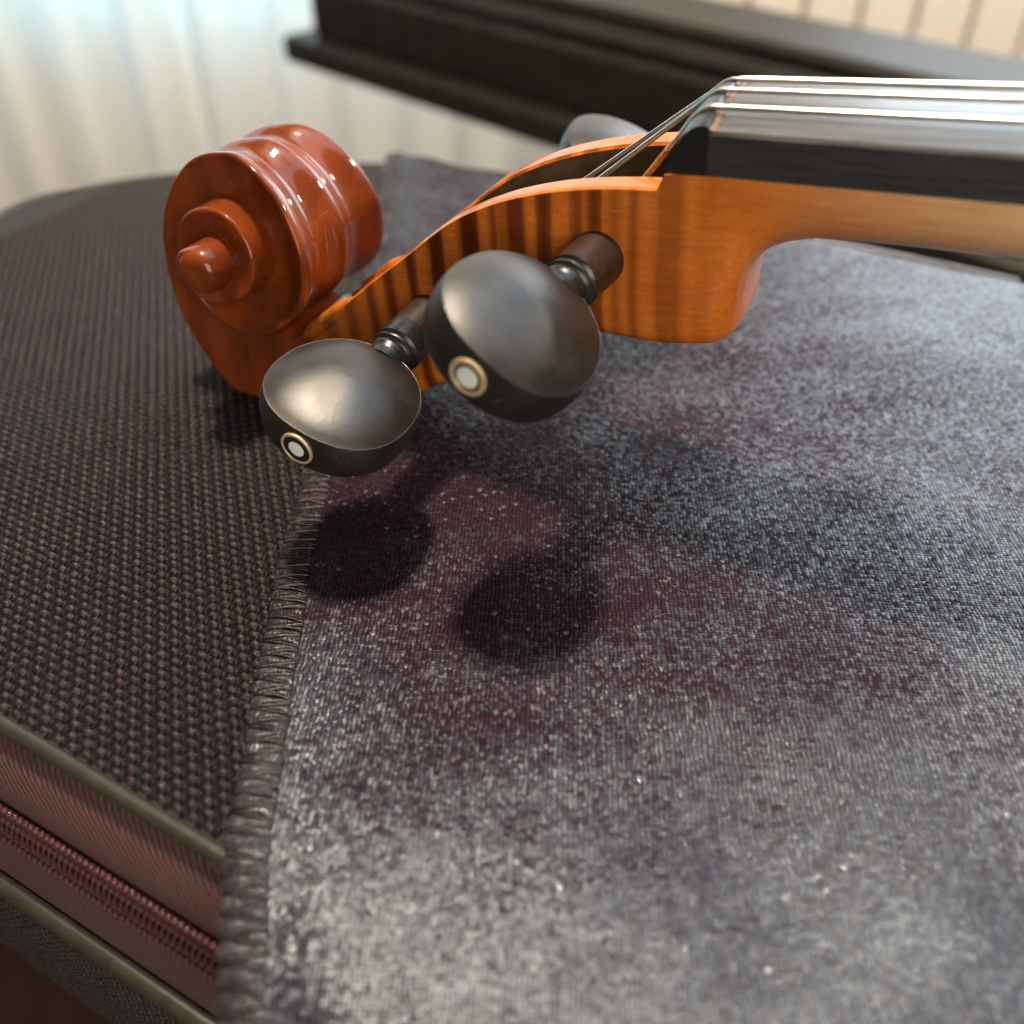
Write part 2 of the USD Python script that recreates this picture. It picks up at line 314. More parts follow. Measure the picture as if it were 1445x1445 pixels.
bar('top_rail', 44, 40, 104, -53.6, -45, 4)

# ------------------------------------------------------------------ the violin case
case = thing('violin_case', 'dark brown woven nylon violin case with maroon zipper, under cloth and violin', 'instrument case')
# outline of the lid in the case's frame: straight front, rounded left end, straight far side
farpts = case_xy(ground([(0, 300), (60, 278), (115, 262), (180, 253), (230, 249)]))
FARW = case_xy(ground([(545, 215)]))[0, 1] + 3.5
ends = [(-40, 0.0), (-75, .6), (-105, 6), (-128, 20), (-140, 42), (-145.5, 70)] + [tuple(p) for p in farpts] + [(-82, FARW - 3.5), (-55, FARW - .6), (-30, FARW)]
from scipy.interpolate import splprep, splev
tck, _ = splprep(np.array([(x, y) for x, y in ends]).T, s=3.0, k=3)
arc = np.array(splev(np.linspace(0, 1, 160), tck)).T
arc[0, 1] = 0; arc[-1, 1] = FARW
outline = np.vstack([[(260, 0), (120, 0), (20, 0)], np.c_[np.linspace(0, -39, 30), np.zeros(30)], arc, [(60, FARW), (260, FARW)]])
from shapely.geometry import Polygon, Point
from shapely import contains_xy
lid_poly = Polygon(outline).buffer(0)
def offset_line(d):
    """The outline moved outwards by d, resampled."""
    o = outline.copy(); t = np.gradient(o, axis=0); t /= np.linalg.norm(t, axis=1, keepdims=True)
    n = np.c_[-t[:, 1], t[:, 0]]
    return o + n * (-d) * SIGN
t_ = np.gradient(outline, axis=0); SIGN = 1.0
if not contains_xy(lid_poly, *(outline[100] + np.array([-t_[100][1], t_[100][0]]) / np.linalg.norm(t_[100]) * 2)): SIGN = -1.0
# offset outwards must leave the polygon
def ring(d, z): return world_xy(offset_line(d), z)
top = trimesh.creation.triangulate_polygon(lid_poly.buffer(-.3), engine='earcut')
emit(case, 'lid_top', trimesh.Trimesh(world_xy(top[0], -.25), top[1]), M['base_fabric'])
# side walls: rings of (outward, z)
def wall(name, prof, m, smooth=35):
    P = np.stack([ring(d, z) for d, z in prof], 1)
    w = grid(P); w.fix_normals()
    return emit(case, name, w, m, smooth=smooth)
tape_m = mat('zipper_tape', {'tc': ('texture_coordinate', {}), 'rot': ('mapping', {'rotation': (0, 0, -CASE_ANGLE)}), 'mp': ('mapping', {'scale': (1.0, 1.0, 1.0), 'rotation': (0.0, 0.9, 0.0)}),
      'w': ('wave_texture', {'scale': 420.0, 'distortion': 1.6, 'detail': 2.0, 'detail_scale': 2.0, 'bands_direction': 'x'}), 'w2': ('wave_texture', {'scale': 560.0, 'distortion': 1.0, 'detail': 1.0, 'bands_direction': 'z'}),
      'n': ('noise_texture', {'scale': 2200.0, 'detail': 3.0}), 'mx': ('mix', {'mix_type': 'multiply', 'fac': 0.6}),
      'r': ('rgb_ramp', {'ramp': [(0.0, (0.045, 0.016, 0.017)), (0.55, (0.100, 0.034, 0.034)), (1.0, (0.155, 0.058, 0.055))]}), 'b': ('bump', {'strength': 0.8, 'distance': 0.0003}),
      'p': ('principled_bsdf', {'roughness': 0.6, 'sheen_weight': 0.05, 'sheen_tint': (1.0, 0.8, 0.8)})},
      [('tc.object', 'rot.vector'), ('rot.vector', 'mp.vector'), ('mp.vector', 'w.vector'), ('rot.vector', 'w2.vector'), ('tc.object', 'n.vector'), ('w.color', 'mx.color1'), ('n.color', 'mx.color2'), ('mx.color', 'r.fac'), ('r.color', 'p.base_color'), ('w.fac', 'b.height'), ('b.normal', 'p.normal')])
wall('lid_edge', [(-.6, -.3), (.2, -.9), (.6, -2.6)], M['base_fabric'])
wall('upper_zipper_tape', [(.6, -2.6), (1.5, -3.4), (2.9, -5.0), (4.4, -8.2), (5.1, -11.6), (5.3, -13.2)], tape_m)
wall('lower_zipper_tape', [(5.4, -14.2), (6.0, -15.6), (7.6, -19.0), (8.6, -22.5), (9.0, -25.8)], tape_m)
wall('lower_shell', [(9.0, -26.0), (10.2, -29.0), (11.2, -40.0), (11.0, -62.0), (9.0, -74.0)], M['base_fabric'])
def run(d, z): p = ring(d, z); return p[2:-1]
up = tube(run(.55, -.75), 1.05, 14)
emit(case, 'piping', up, M['piping'], smooth=True)
tag(emit(case, 'piping', tube(run(10.0, -26.6), 1.35, 14), M['piping'], smooth=True), 'lower olive piping')

# zipper teeth and their cords, along the front straight that the camera sees
def tape_point(a, d, z): return world_xy([(a, -d)], z)[0]
pitch = .98
for k in range(64):
    a = 6 - k * pitch
    if a < -58: break
    for row, (d, z, hz, r_) in enumerate(((5.75, -11.9, .72, .62), (6.45, -15.9, 1.5, .40))):
        c = tape_point(a + .5 * pitch * row, d, z)
        pts = [c + E1 * (.16 * s) + np.array([0, 0, 1.0]) * (hz * s) - E2 * (.40 * (1 - s * s)) for s in np.linspace(-1, 1, 5)]
        emit(case, 'zipper_tooth', tube(pts, [.6 * r_, .92 * r_, r_, .92 * r_, .6 * r_], 7), M['zip_tooth'], smooth=True)
for d, z, r in ((6.15, -13.75, .46), (7.1, -18.2, .44)):
    aa = np.linspace(20, -95, 460)
    p = np.array([tape_point(a, d + .10 * math.sin(a * 2 * math.pi / .98), z + .12 * math.cos(a * 2 * math.pi / .98)) for a in aa])
    emit(case, 'zipper_cord', tube(p, r * (1 + .30 * np.sin(aa * 2 * np.pi / .98)), 8), M['zip_cord'], smooth=True)

# woven nylon: plain weave, every float real geometry, over what the camera can see of the lid
hem_px = np.array([(545, 217), (520, 330), (490, 440), (455, 560), (428, 669), (396, 783), (378, 881), (365, 940), (349, 1038), (335, 1110), (322, 1178)])
hem_line = ground(hem_px, .5)[:, :2]
PITCH = 1.23
def weave(cells, kinds, zfun, frame):
    """cells (n,2) in grid steps; frame maps (a, b, h) to the world."""
    us, vs = np.linspace(-1, 1, 5), np.linspace(-1, 1, 5)
    U, V = np.meshgrid(us, vs, indexing='ij')
    hgt = .50 * (1 - .92 * np.abs(U) ** 2.2) * np.sqrt(np.maximum(0, 1 - .96 * V ** 2)) - .16
    n = len(cells)
    j = rng.normal(0, .034, (n, 2)); tw = rng.normal(0, .06, n)
    lu, lv = .60 * PITCH, .41 * PITCH
    A, B = U.ravel() * lu, V.ravel() * lv * (1 - .16 * np.abs(U.ravel()) ** 2)
    A, B = A[None] * np.cos(tw)[:, None] - B[None] * np.sin(tw)[:, None], A[None] * np.sin(tw)[:, None] + B[None] * np.cos(tw)[:, None]
    if kinds == 1: A, B = -B, A
    a = cells[:, :1] * PITCH + j[:, :1] + A
    b = cells[:, 1:] * PITCH + j[:, 1:] + B
    h = np.repeat(hgt.ravel()[None], n, 0) * rng.uniform(.88, 1.14, (n, 1))
    P = frame(a.ravel(), b.ravel(), h.ravel())
    idx = np.arange(25).reshape(5, 5)
    q = np.stack([idx[:-1, :-1].ravel(), idx[1:, :-1].ravel(), idx[1:, 1:].ravel(), idx[:-1, 1:].ravel()], 1)
    f = np.vstack([q[:, [0, 1, 2]], q[:, [0, 2, 3]]])
    F = (f[None] + (np.arange(n) * 25)[:, None, None]).reshape(-1, 3)
    return trimesh.Trimesh(P, F, process=False)
ia, ib = np.meshgrid(np.arange(-125, 12), np.arange(0, 160), indexing='ij')
cells = np.c_[ia.ravel(), ib.ravel()]
xy = world_xy(cells * PITCH)[:, :2]
hx = np.interp(xy[:, 1], hem_line[::-1, 1], hem_line[::-1, 0])
keep = contains_xy(lid_poly.buffer(-.9), cells[:, 0] * PITCH, cells[:, 1] * PITCH) & (xy[:, 0] < hx + 7)
vd = xy[:, 1] * math.cos(PHI) + CAM_H * math.sin(PHI)
keep &= np.abs(xy[:, 0]) / vd < .62
cells = cells[keep]
par = (cells.sum(1) % 2).astype(int)
M['warp'] = yarn('warp_yarn', (0.027, 0.0135, 0.0135), (0.125, 0.073, 0.070), (900.0, 5200.0, 2600.0), 0.36)
M['weft'] = yarn('weft_yarn', (0.0075, 0.006, 0.007), (0.020, 0.015, 0.017), (5200.0, 900.0, 2600.0), 0.18)
for kind, nm in ((0, 'warp_yarns'), (1, 'weft_yarns')):
    m = weave(cells[par == kind], kind, None, lambda a, b, h: world_xy(np.c_[a, b], h))
    v, f, n = meshkit.arrays(m, True)
    if n[:, 2].mean() < 0: f, n = f[:, ::-1], -n
    tag(emit_raw(numbered(str(case.GetPath()), nm), v * MM, f, n, M['warp' if kind == 0 else 'weft']), kind='stuff')
# weave on the lower shell, seen below the lower piping
ia, ib = np.meshgrid(np.arange(-75, 12), np.arange(0, 34), indexing='ij')
cells = np.c_[ia.ravel(), ib.ravel()]
par = (cells.sum(1) % 2).astype(int)
def shell_frame(a, b, h):
    z = -29.0 - b; out = np.interp(-z, [26, 29, 40, 62, 74], [9.0, 10.2, 11.2, 11.0, 9.0]) + h + .1
    p = world_xy(np.c_[a, -out]); p[:, 2] = z
    return p
M['warp_side'] = yarn('side_warp_yarn', (0.026, 0.022, 0.020), (0.07, 0.060, 0.054), (900.0, 900.0, 5000.0))
for kind in (0, 1):
    m = weave(cells[par == kind], kind, None, shell_frame); m.fix_normals()
    v, f, n = meshkit.arrays(m, True)
    if (n @ E2).mean() > 0: f, n = f[:, ::-1], -n
    tag(emit_raw(numbered(str(case.GetPath()), 'side_yarns'), v * MM, f, n, M['warp_side']), kind='stuff')

# table under the case
tb = plain('brown_table', (0.07, 0.032, 0.022), 0.5, scale=40.0, amount=0.4)
table = thing('table', 'brown surface below the violin case, seen at the lower left corner', 'table')
m = trimesh.creation.box([1.0, .29, .025]); m.apply_transform(trimesh.transformations.rotation_matrix(CASE_ANGLE, (0, 0, 1))); c_ = world_xy([(100, 25)])[0] * MM; m.apply_translation([c_[0], c_[1], -.0885])
emit(table, 'tabletop', m, tb, mm=False)

# ------------------------------------------------------------------ the cloth
def droop(x, y):
    """Drop of the cloth past the case's front edge."""
    t = -(case_xy(np.c_[np.ravel(x), np.ravel(y)])[:, 1]) + 0.8
    t = np.maximum(t, 0)
    return (np.where(t < 22, t * t * .0105, 22 * 22 * .0105 + (t - 22) * .462)).reshape(np.shape(x))
def swell(x, y):
    p = np.stack([np.ravel(x) / 26.0, np.ravel(y) / 26.0, np.zeros(np.size(x))], -1)
    q = np.stack([np.ravel(x) / 9.0, np.ravel(y) / 9.0, np.full(np.size(x), 3.3)], -1)
    return (1.7 * (meshkit.noise(p, 5) - .5) + .25 * (meshkit.noise(q, 9) - .5)).reshape(np.shape(x))
hem_full = np.vstack([hem_line, [(hem_line[-1, 0] + 1.5, 44), (hem_line[-1, 0] + 2.7, 36), (hem_line[-1, 0] + 3.5, 26), (hem_line[-1, 0] + 4.0, 14)]])
order = np.argsort(hem_full[:, 1])
def hem_x(y): return curve([(hem_full[i, 1], hem_full[i, 0]) for i in order], y)
HEM = 5.0
FAR_A = case_xy(ground([(545, 215)], .5))[0, 1]
cloth = thing('cloth', 'dark purple and silver-blue knitted cloth with overlocked left hem, under the violin', 'cloth')
def far_y(x): return PB[1] + (FAR_A - (x - PB[0]) * E2[0]) / E2[1]
xs = np.r_[np.linspace(0, 1, 240) ** 1.35]
ys = np.linspace(0, 1, 300)
Ynear = 14.0
yy = np.zeros((240, 300)); xx = np.zeros((240, 300))
for j, t in enumerate(ys):
    y_l = Ynear + (far_y(-33.0) - Ynear) * t
    x_l = float(hem_x(y_l)) + HEM
    x_ = x_l + (190 - x_l) * xs
    y_far = far_y(x_)
    yy[:, j] = Ynear + (y_far - Ynear) * t
    xx[:, j] = x_
hd = xx - (hem_x(yy) + HEM)
zz_ = .95 + 0.25 * (np.exp(-(hd / 17) ** 2) - np.exp(-(hd / 4.0) ** 2)) * np.clip((72 - yy) / 22, 0, 1) + swell(xx, yy) * np.clip((xx - (hem_x(yy) + HEM)) / 8, 0.12, 1) - droop(xx, yy)
body = grid(np.stack([xx, yy, zz_], -1))
v, f, n = meshkit.arrays(body, True)
if n[:, 2].mean() < 0: f, n = f[:, ::-1], -n

KNIT_A, KNIT_B = .58, .50       # stitch width and course height, mm
def knitted(name, lo, hi, base, silver):
  return mat(name, {
    'tc': ('texture_coordinate', {}), 'rot': ('mapping', {'rotation': (0, 0, 0.05)}),
    'wobn': ('noise_texture', {'scale': 420.0, 'detail': 2.0}), 'wobc': ('vector_math', {'math_type': 'subtract', 'vector2': (0.5, 0.5, 0.5)}), 'wobs': ('vector_math', {'math_type': 'scale', 'scale': 0.0009}), 'wob': ('vector_math', {'math_type': 'add'}),
    'sep': ('separate_xyz', {}),
    'u': ('math', {'math_type': 'multiply', 'value2': 1000 / KNIT_A}), 'uf': ('math', {'math_type': 'fraction'}), 'ui': ('math', {'math_type': 'floor'}),
    'us': ('math', {'math_type': 'pingpong', 'value2': 0.5}), 'uo': ('math', {'math_type': 'multiply', 'value2': 1.1}),
    'v': ('math', {'math_type': 'multiply_add', 'value2': 1000 / KNIT_B}), 'vi': ('math', {'math_type': 'floor'}), 'vp': ('math', {'math_type': 'pingpong', 'value2': 0.5}),
    'id': ('combine_xyz', {}), 'wn': ('white_noise_texture', {'dimensions': '2D'}), 'rs': ('separate_color', {}),
    'h0': ('math', {'math_type': 'multiply_add', 'value2': 1.3}), 'fib': ('noise_texture', {'scale': 4200.0, 'detail': 3.0, 'roughness': 0.7}),
    'h1': ('math', {'math_type': 'multiply_add', 'value2': 1.1}), 'h2': ('math', {'math_type': 'multiply_add', 'value2': 0.7}),
    'bump': ('bump', {'strength': 0.185, 'distance': 0.00026}),
    'g': ('geometry', {}), 'rc': ('vector_math', {'math_type': 'subtract', 'vector2': (0.5, 0.5, 0.5)}), 'rk': ('vector_math', {'math_type': 'scale', 'scale': 0.21}), 'rn': ('vector_math', {'math_type': 'add'}), 'rnn': ('vector_math', {'math_type': 'normalize'}),
    'gap': ('map_range', {'from_min': 0.15, 'from_max': 0.75, 'to_min': 0.05, 'to_max': 1.3, 'clamp': True}), 'spm': ('math', {'math_type': 'multiply'}),
    'patch': ('attribute', {'attribute': 'sheen_mask'}),  # where the painted silver sheen lies
    'fm': ('mapping', {'scale': (0.6, 1.5, 1.0)}), 'fleck': ('noise_texture', {'scale': 1000.0, 'detail': 4.0, 'roughness': 0.75}),
    'mid': ('noise_texture', {'scale': 260.0, 'detail': 4.0, 'roughness': 0.65}),
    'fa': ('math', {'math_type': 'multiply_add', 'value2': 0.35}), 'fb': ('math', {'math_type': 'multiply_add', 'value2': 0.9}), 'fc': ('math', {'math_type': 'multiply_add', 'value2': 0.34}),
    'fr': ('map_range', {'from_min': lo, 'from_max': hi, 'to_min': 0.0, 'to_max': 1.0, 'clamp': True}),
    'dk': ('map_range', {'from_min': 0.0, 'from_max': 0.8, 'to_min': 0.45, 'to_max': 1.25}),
    'base': ('vector_math', {'math_type': 'scale', 'vector1': base}),
    'col': ('mix', {'mix_type': 'mix', 'color2': silver}),
    'glint': ('math', {'math_type': 'greater_than', 'value2': 0.988}),
    'ro': ('map_range', {'from_min': 0.0, 'from_max': 1.0, 'to_min': 0.33, 'to_max': 0.18}),
    'col2': ('mix', {'mix_type': 'mix', 'color2': (0.10, 0.09, 0.088)}),  # glint painted in: these stitches also get a paler base colour
    'sp': ('map_range', {'from_min': 0.0, 'from_max': 1.0, 'to_min': 0.05, 'to_max': 0.78}), 'p': ('principled_bsdf', {'ior': 1.6, 'specular_tint': (0.80, 0.91, 1.0), 'sheen_weight': 0.03, 'sheen_roughness': 0.45, 'sheen_tint': (0.8, 0.88, 1.0)})},
    [('tc.object', 'rot.vector'), ('rot.vector', 'wobn.vector'), ('wobn.color', 'wobc.vector1'), ('wobc.vector', 'wobs.vector1'), ('rot.vector', 'wob.vector1'), ('wobs.vector', 'wob.vector2'), ('wob.vector', 'sep.vector'),
     ('sep.x', 'u.value1'), ('u.value', 'ui.value1'), ('u.value', 'us.value1'), ('us.value', 'uo.value1'), ('sep.y', 'v.value1'), ('uo.value', 'v.value3'), ('v.value', 'vi.value1'), ('v.value', 'vp.value1'),
     ('ui.value', 'id.x'), ('vi.value', 'id.y'), ('id.vector', 'wn.vector'), ('wn.color', 'rs.color'),
     ('us.value', 'h0.value1'), ('vp.value', 'h0.value3'), ('fib.fac', 'h1.value1'), ('h0.value', 'h1.value3'), ('rs.g', 'h2.value1'), ('h1.value', 'h2.value3'), ('h2.value', 'bump.height'), ('bump.normal', 'p.normal'),
     ('tc.object', 'fib.vector'), ('rot.vector', 'fm.vector'), ('fm.vector', 'fleck.vector'), ('rot.vector', 'mid.vector'),
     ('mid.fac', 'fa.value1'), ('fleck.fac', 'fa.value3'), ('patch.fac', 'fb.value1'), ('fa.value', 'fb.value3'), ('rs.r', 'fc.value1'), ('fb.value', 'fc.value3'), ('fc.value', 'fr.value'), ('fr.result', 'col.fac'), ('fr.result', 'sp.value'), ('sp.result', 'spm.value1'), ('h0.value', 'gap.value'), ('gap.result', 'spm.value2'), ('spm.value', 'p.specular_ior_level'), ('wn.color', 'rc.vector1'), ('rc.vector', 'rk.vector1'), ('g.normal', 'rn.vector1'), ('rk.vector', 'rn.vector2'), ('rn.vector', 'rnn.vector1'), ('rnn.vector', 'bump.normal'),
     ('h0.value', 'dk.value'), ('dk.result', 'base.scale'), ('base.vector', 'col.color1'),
     ('rs.b', 'glint.value1'), ('glint.value', 'ro.value'), ('ro.result', 'p.roughness'), ('glint.value', 'col2.fac'), ('col.color', 'col2.color1'), ('col2.color', 'p.base_color')])
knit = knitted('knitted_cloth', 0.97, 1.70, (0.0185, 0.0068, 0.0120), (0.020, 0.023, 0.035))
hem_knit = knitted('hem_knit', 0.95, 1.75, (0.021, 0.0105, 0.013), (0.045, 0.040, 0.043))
sheen_attr(emit_raw(numbered(str(cloth.GetPath()), 'cloth_body'), v * MM, f, n, knit), v[:, 0], v[:, 1])

# overlocked hem: a puffed band drawn in by zigzag thread
y0s, y1s = 16.0, far_y(-33.0)
ns, nvv = 1500, 22
sy = np.linspace(y0s, y1s, ns)
STEP = 2.35
stitch_y = np.arange(y0s + 1, y1s - 1, STEP)
stitch_y = stitch_y + rng.normal(0, .36, len(stitch_y))
vv = np.linspace(0, 1, nvv)
Y, Vv = np.meshgrid(sy, vv, indexing='ij')
def hem_base(y, w):
    """A point of the hem: w = 0 on its outer edge, 1 on its inner line."""
    x = hem_x(y) + HEM * w
    yy_ = y + .25 * (w - .5)
    return x, yy_
X, Yw = hem_base(Y, Vv)
slant = .55
def cross_off(w): return slant * (w - .5)
d1 = np.full(Y.shape, 9.0)
for s in stitch_y:
    d1 = np.minimum(d1, np.abs(Y - (s + cross_off(Vv))))
    d1 = np.minimum(d1, np.abs(Y - (s + .62 * STEP - (1.15) * (Vv - .5) * 1.0)))
edge = np.clip(np.sin(np.pi * np.clip(Vv, 0, 1)) , 0, 1) ** .55
Z = .35 + (.60 + .30 * meshkit.noise(np.stack([Y / 2.6, Y * 0, Y * 0 + 4.4], -1), 2)) * edge + .34 * (meshkit.fbm(np.stack([X / 1.5, Y / 1.1, Y * 0], -1), 3, 3) - .5) - .50 * np.exp(-(d1 / .30) ** 2) * edge - droop(X, Yw)
X = X - .25 * (1 - Vv) * (1 - np.exp(-(d1 / .45) ** 2)) + .25 * (1 - Vv) * (meshkit.noise(np.stack([Y / .5, Y * 0, Y * 0], -1), 8) - .5)
hem = grid(np.stack([X, Yw, Z], -1))
v, f, n = meshkit.arrays(hem, True)
if n[:, 2].mean() < 0: f, n = f[:, ::-1], -n
tag(sheen_attr(emit_raw(numbered(str(cloth.GetPath()), 'hem'), v * MM, f, n, hem_knit), v[:, 0], v[:, 1]), 'puffed overlocked hem')
def hem_surface(y, w, lift=0.0):
    x, yw = hem_base(np.asarray(y, float), np.asarray(w, float))
    e = np.clip(np.sin(np.pi * np.clip(w, 0, 1)), 0, 1) ** .55
    z = .35 + .75 * e - .28 * e - droop(x, yw) + lift
    return np.stack([x, yw, z], -1)
wv = np.linspace(0.0, 1.0, 11)
for s in stitch_y:
    if s > 165: continue
    jit = .10 * np.sin(wv * 5 + s)
    emit(cloth, 'stitch', tube(hem_surface(s + cross_off(wv) + jit, wv, .04), .24 + .05 * rng.random(), 6), M['thread'], smooth=True)
    emit(cloth, 'stitch', tube(hem_surface(s + .62 * STEP - 1.15 * (wv - .5) - jit, wv, .02), .17, 6), M['thread'], smooth=True)
yl = np.linspace(y0s, 200, 500)
p = hem_surface(yl, np.full(500, 1.0), .42); p[:, 0] += .10 * np.sin(yl * 2 * np.pi / STEP) + .1
tag(emit(cloth, 'seam_thread', tube(p, .15, 6), M['thread'], smooth=True), 'dark thread along the hem')

# loose fibres: fuzz along the hem and lint on the cloth
pts, counts, wid = [], [], []
for k in range(560, 900):
    if k < 760:
        y = rng.uniform(20, 140); b = hem_surface(y, rng.choice([0.0, 0.0, .5, 1.0]) + rng.uniform(-.05, .05)); ln = rng.uniform(.4, 1.5)
        d = np.array([rng.normal(-.5, .6), rng.normal(0, .6), rng.uniform(.1, .6)])
    else:
        x, y = rng.uniform(-20, 70), rng.uniform(30, 150)
        b = np.array([x, y, .98 + float(swell(np.array([x]), np.array([y]))[0]) - float(droop(np.array([x]), np.array([y]))[0])]); ln = rng.uniform(.5, 2.2)
        d = np.array([rng.normal(), rng.normal(), rng.uniform(.0, .35)])
    d /= np.linalg.norm(d); e = np.cross(d, [0, 0, 1.0]) * rng.normal(0, .5)
    q = [b + d * ln * t + e * ln * t * t for t in np.linspace(0, 1, 5)]
    pts += [tuple(p * MM) for p in q]; counts.append(5); wid += [.035 * MM] * 5
fz = UsdGeom.BasisCurves.Define(stage, str(cloth.GetPath()) + '/loose_fibres')
fz.CreateTypeAttr('linear'); fz.CreatePointsAttr(Vt.Vec3fArray([Gf.Vec3f(*map(float, p)) for p in pts])); fz.CreateCurveVertexCountsAttr(Vt.IntArray(counts)); fz.CreateWidthsAttr(Vt.FloatArray([float(w) for w in wid])); fz.SetWidthsInterpolation('vertex')
M['fibre'] = plain('loose_fibre', (0.16, 0.145, 0.14), 0.5)
UsdShade.MaterialBindingAPI.Apply(fz.GetPrim()).Bind(M['fibre']); tag(fz.GetPrim(), kind='stuff')

# ------------------------------------------------------------------ the violin
Mx = np.eye(4); Mx[:3, :3] = R; Mx[:3, 3] = T * MM
violin = thing('violin', 'varnished flamed maple violin scroll, pegbox and neck lying on the dark cloth', 'violin', Mx)

# neck and pegbox: one loft; sections (top x, bottom x, z top, z bottom, half width, corner power)
top_z = [(-70, -38.5), (-62, -34.0), (-56, -29.8), (-51, -25.9), (-44, -20.7), (-39.3, -17.1), (-35.5, -14.4), (-30.8, -12.0), (-25.7, -10.1), (-19.4, -8.5), (-13.7, -7.6), (-8, -7.1), (-6, -7.0), (-5, -5.0), (0, -5.0), (150, -5.0)]
bot = [(-66, -53.6), (-60, -52.0), (-52, -48.6), (-45, -45.0), (-39.6, -41.6), (-30, -36.2), (-22, -31.8), (-16.5, -29.6), (-13, -29.0), (-8, -29.2), (-3, -29.1), (1.6, -28.9), (3.5, -28.3), (4.5, -26.9), (4.9, -25.0), (4.95, -22.3), (5.2, -19.8), (5.9, -17.8), (7.4, -16.1), (10.2, -14.8), (13.5, -14.1), (24, -13.8), (60, -14.4), (150, -16.5)]
def densify(p, n):
    p = np.array(p, float); d = np.r_[0, np.cumsum(np.linalg.norm(np.diff(p, axis=0), axis=1))]
    from scipy.interpolate import PchipInterpolator
    return PchipInterpolator(d, p)(np.linspace(0, d[-1], n)), d
from scipy.interpolate import PchipInterpolator
bp = np.array(bot); bd = np.r_[0, np.cumsum(np.linalg.norm(np.diff(bp, axis=0), axis=1))]
s_at = np.r_[np.linspace(0, bd[-3], 150), np.linspace(bd[-3], bd[-1], 12)[1:]]
bxy = PchipInterpolator(bd, bp)(s_at)
# section's top x: keeps ahead of the bottom so that the chin's near-vertical end is well sampled
tx = np.interp(bxy[:, 0] + np.linspace(0, 0, len(bxy)), *np.array([(-66, -66), (-10, -10), (-2, -4.6), (6, 2.0), (7.0, 7.0), (12, 13.0), (24, 24), (150, 150)]).T)
i0 = np.argmin(np.abs(s_at - bd[12])); 
txs = np.interp(s_at, [bd[0], bd[9], bd[11], bd[13], bd[16], bd[19], bd[21], bd[23]], [-66, -8.0, -2.5, 1.5, 5.5, 11.5, 24, 150])
txs = np.sort(np.r_[txs])
def half_w(x): return np.interp(x, [-70, -62, -40, -6, 0, 150], [9.0, 9.3, 10.9, 12.5, 11.8, 16.75])
def build_neck():
    rows = []; NB = 44; cav = []
    st = [(bxy[i, 0], bxy[i, 1], txs[i]) for i in range(len(s_at))]
    # double stations at the nut end of the cavity (top x = -5.6)
    out = []
    done = False
    for (bx, bz, t) in st:
        if not done and t > -5.6:
            for tt in (-5.62, -5.58): 
                b = np.interp(tt, txs, np.arange(len(txs))); i = int(b); fr = b - i
                q = bxy[i] * (1 - fr) + bxy[i + 1] * fr
                out.append((q[0], q[1], tt))
            done = True
        out.append((bx, bz, t))
    for bx, bz, t in out:
        zt = curve(top_z, t); W = half_w(t)
        k = np.clip((t + 7) / 11, 0, 1); k = k * k * (3 - 2 * k)
        n = 9.0 * (1 - k) + 2.5 * k
        wall_t = np.interp(t, [-66, -50, -6], [3.6, 4.3, 5.0])
        fl = np.interp(t, [-66, -58, -45, -25, -6], [-45.5, -44, -38, -27, -21])
        open_ = t < -5.6
        th = np.linspace(0, np.pi, NB)
        cy, sz = -np.cos(th), np.sin(th)
        yv = W * np.sign(cy) * np.abs(cy) ** (2 / n); fz = np.abs(sz) ** (2 / n)
        # bottom of the pegbox is slightly narrower than the top
        yv = yv * (1 - .05 * fz)
        P = np.c_[t + (bx - t) * fz, yv, zt + (bz - zt) * fz]
        ch = .55
        Wi = W - wall_t
        if open_:
            inner = [(t, W - ch, zt + .35), (t, Wi + .35, zt + .15), (t, Wi, zt - .3), (t, Wi * .97, (zt + fl) / 2), (t, Wi * .9, fl), (t, -Wi * .9, fl), (t, -Wi * .97, (zt + fl) / 2), (t, -Wi, zt - .3), (t, -Wi - .35, zt + .15), (t, -W + ch, zt + .35)]
        else:
            inner = [(t, y, zt + (.0 if abs(y) > W - 1 else .02)) for y in (W - ch, Wi + .35, Wi, Wi * .97, Wi * .9, -Wi * .9, -Wi * .97, -Wi, -Wi - .35, -W + ch)]
        rows.append(np.vstack([P, inner]))
    P = np.array(rows)
    nopen = sum(1 for o_ in out if o_[2] < -5.6)
    shell = np.concatenate([P[:, NB + 7:], P[:, :NB + 3]], 1)
    cav = P[:nopen + 1, NB + 2:NB + 8]
    top_ = P[nopen:, NB + 2:NB + 8]
    return shell, cav, top_
shell, cav, top_ = build_neck()
def skin(P, smooth):
    v, f, n = meshkit.arrays(grid(P), smooth)
    return v, f, n
neck = cat(grid(shell), grid(top_)); neck.merge_vertices()
v, f, n = meshkit.arrays(neck, 32)
ctr = v[f].mean(1); fn = np.cross(v[f[:, 1]] - v[f[:, 0]], v[f[:, 2]] - v[f[:, 0]])
flip = fn[ctr[:, 1] < -8][:, 1].sum() > 0
if flip: f, n = f[:, ::-1], -n
def split(sel, name, mt):
    fs = f[sel]; u_, inv = np.unique(fs.ravel(), return_inverse=True)
    return emit_raw(numbered(str(violin.GetPath()), name), v[u_] * MM, inv.reshape(-1, 3), n[u_], mt)
split(ctr[:, 0] <= 9, 'pegbox', M['maple'])
split(ctr[:, 0] > 9, 'neck', M['maple'])
cv, cf, cn = meshkit.arrays(grid(cav), 40)
if flip: cf, cn = cf[:, ::-1], -cn
emit_raw(numbered(str(violin.GetPath()), 'pegbox_cavity'), cv * MM, cf, cn, M['cavity'])

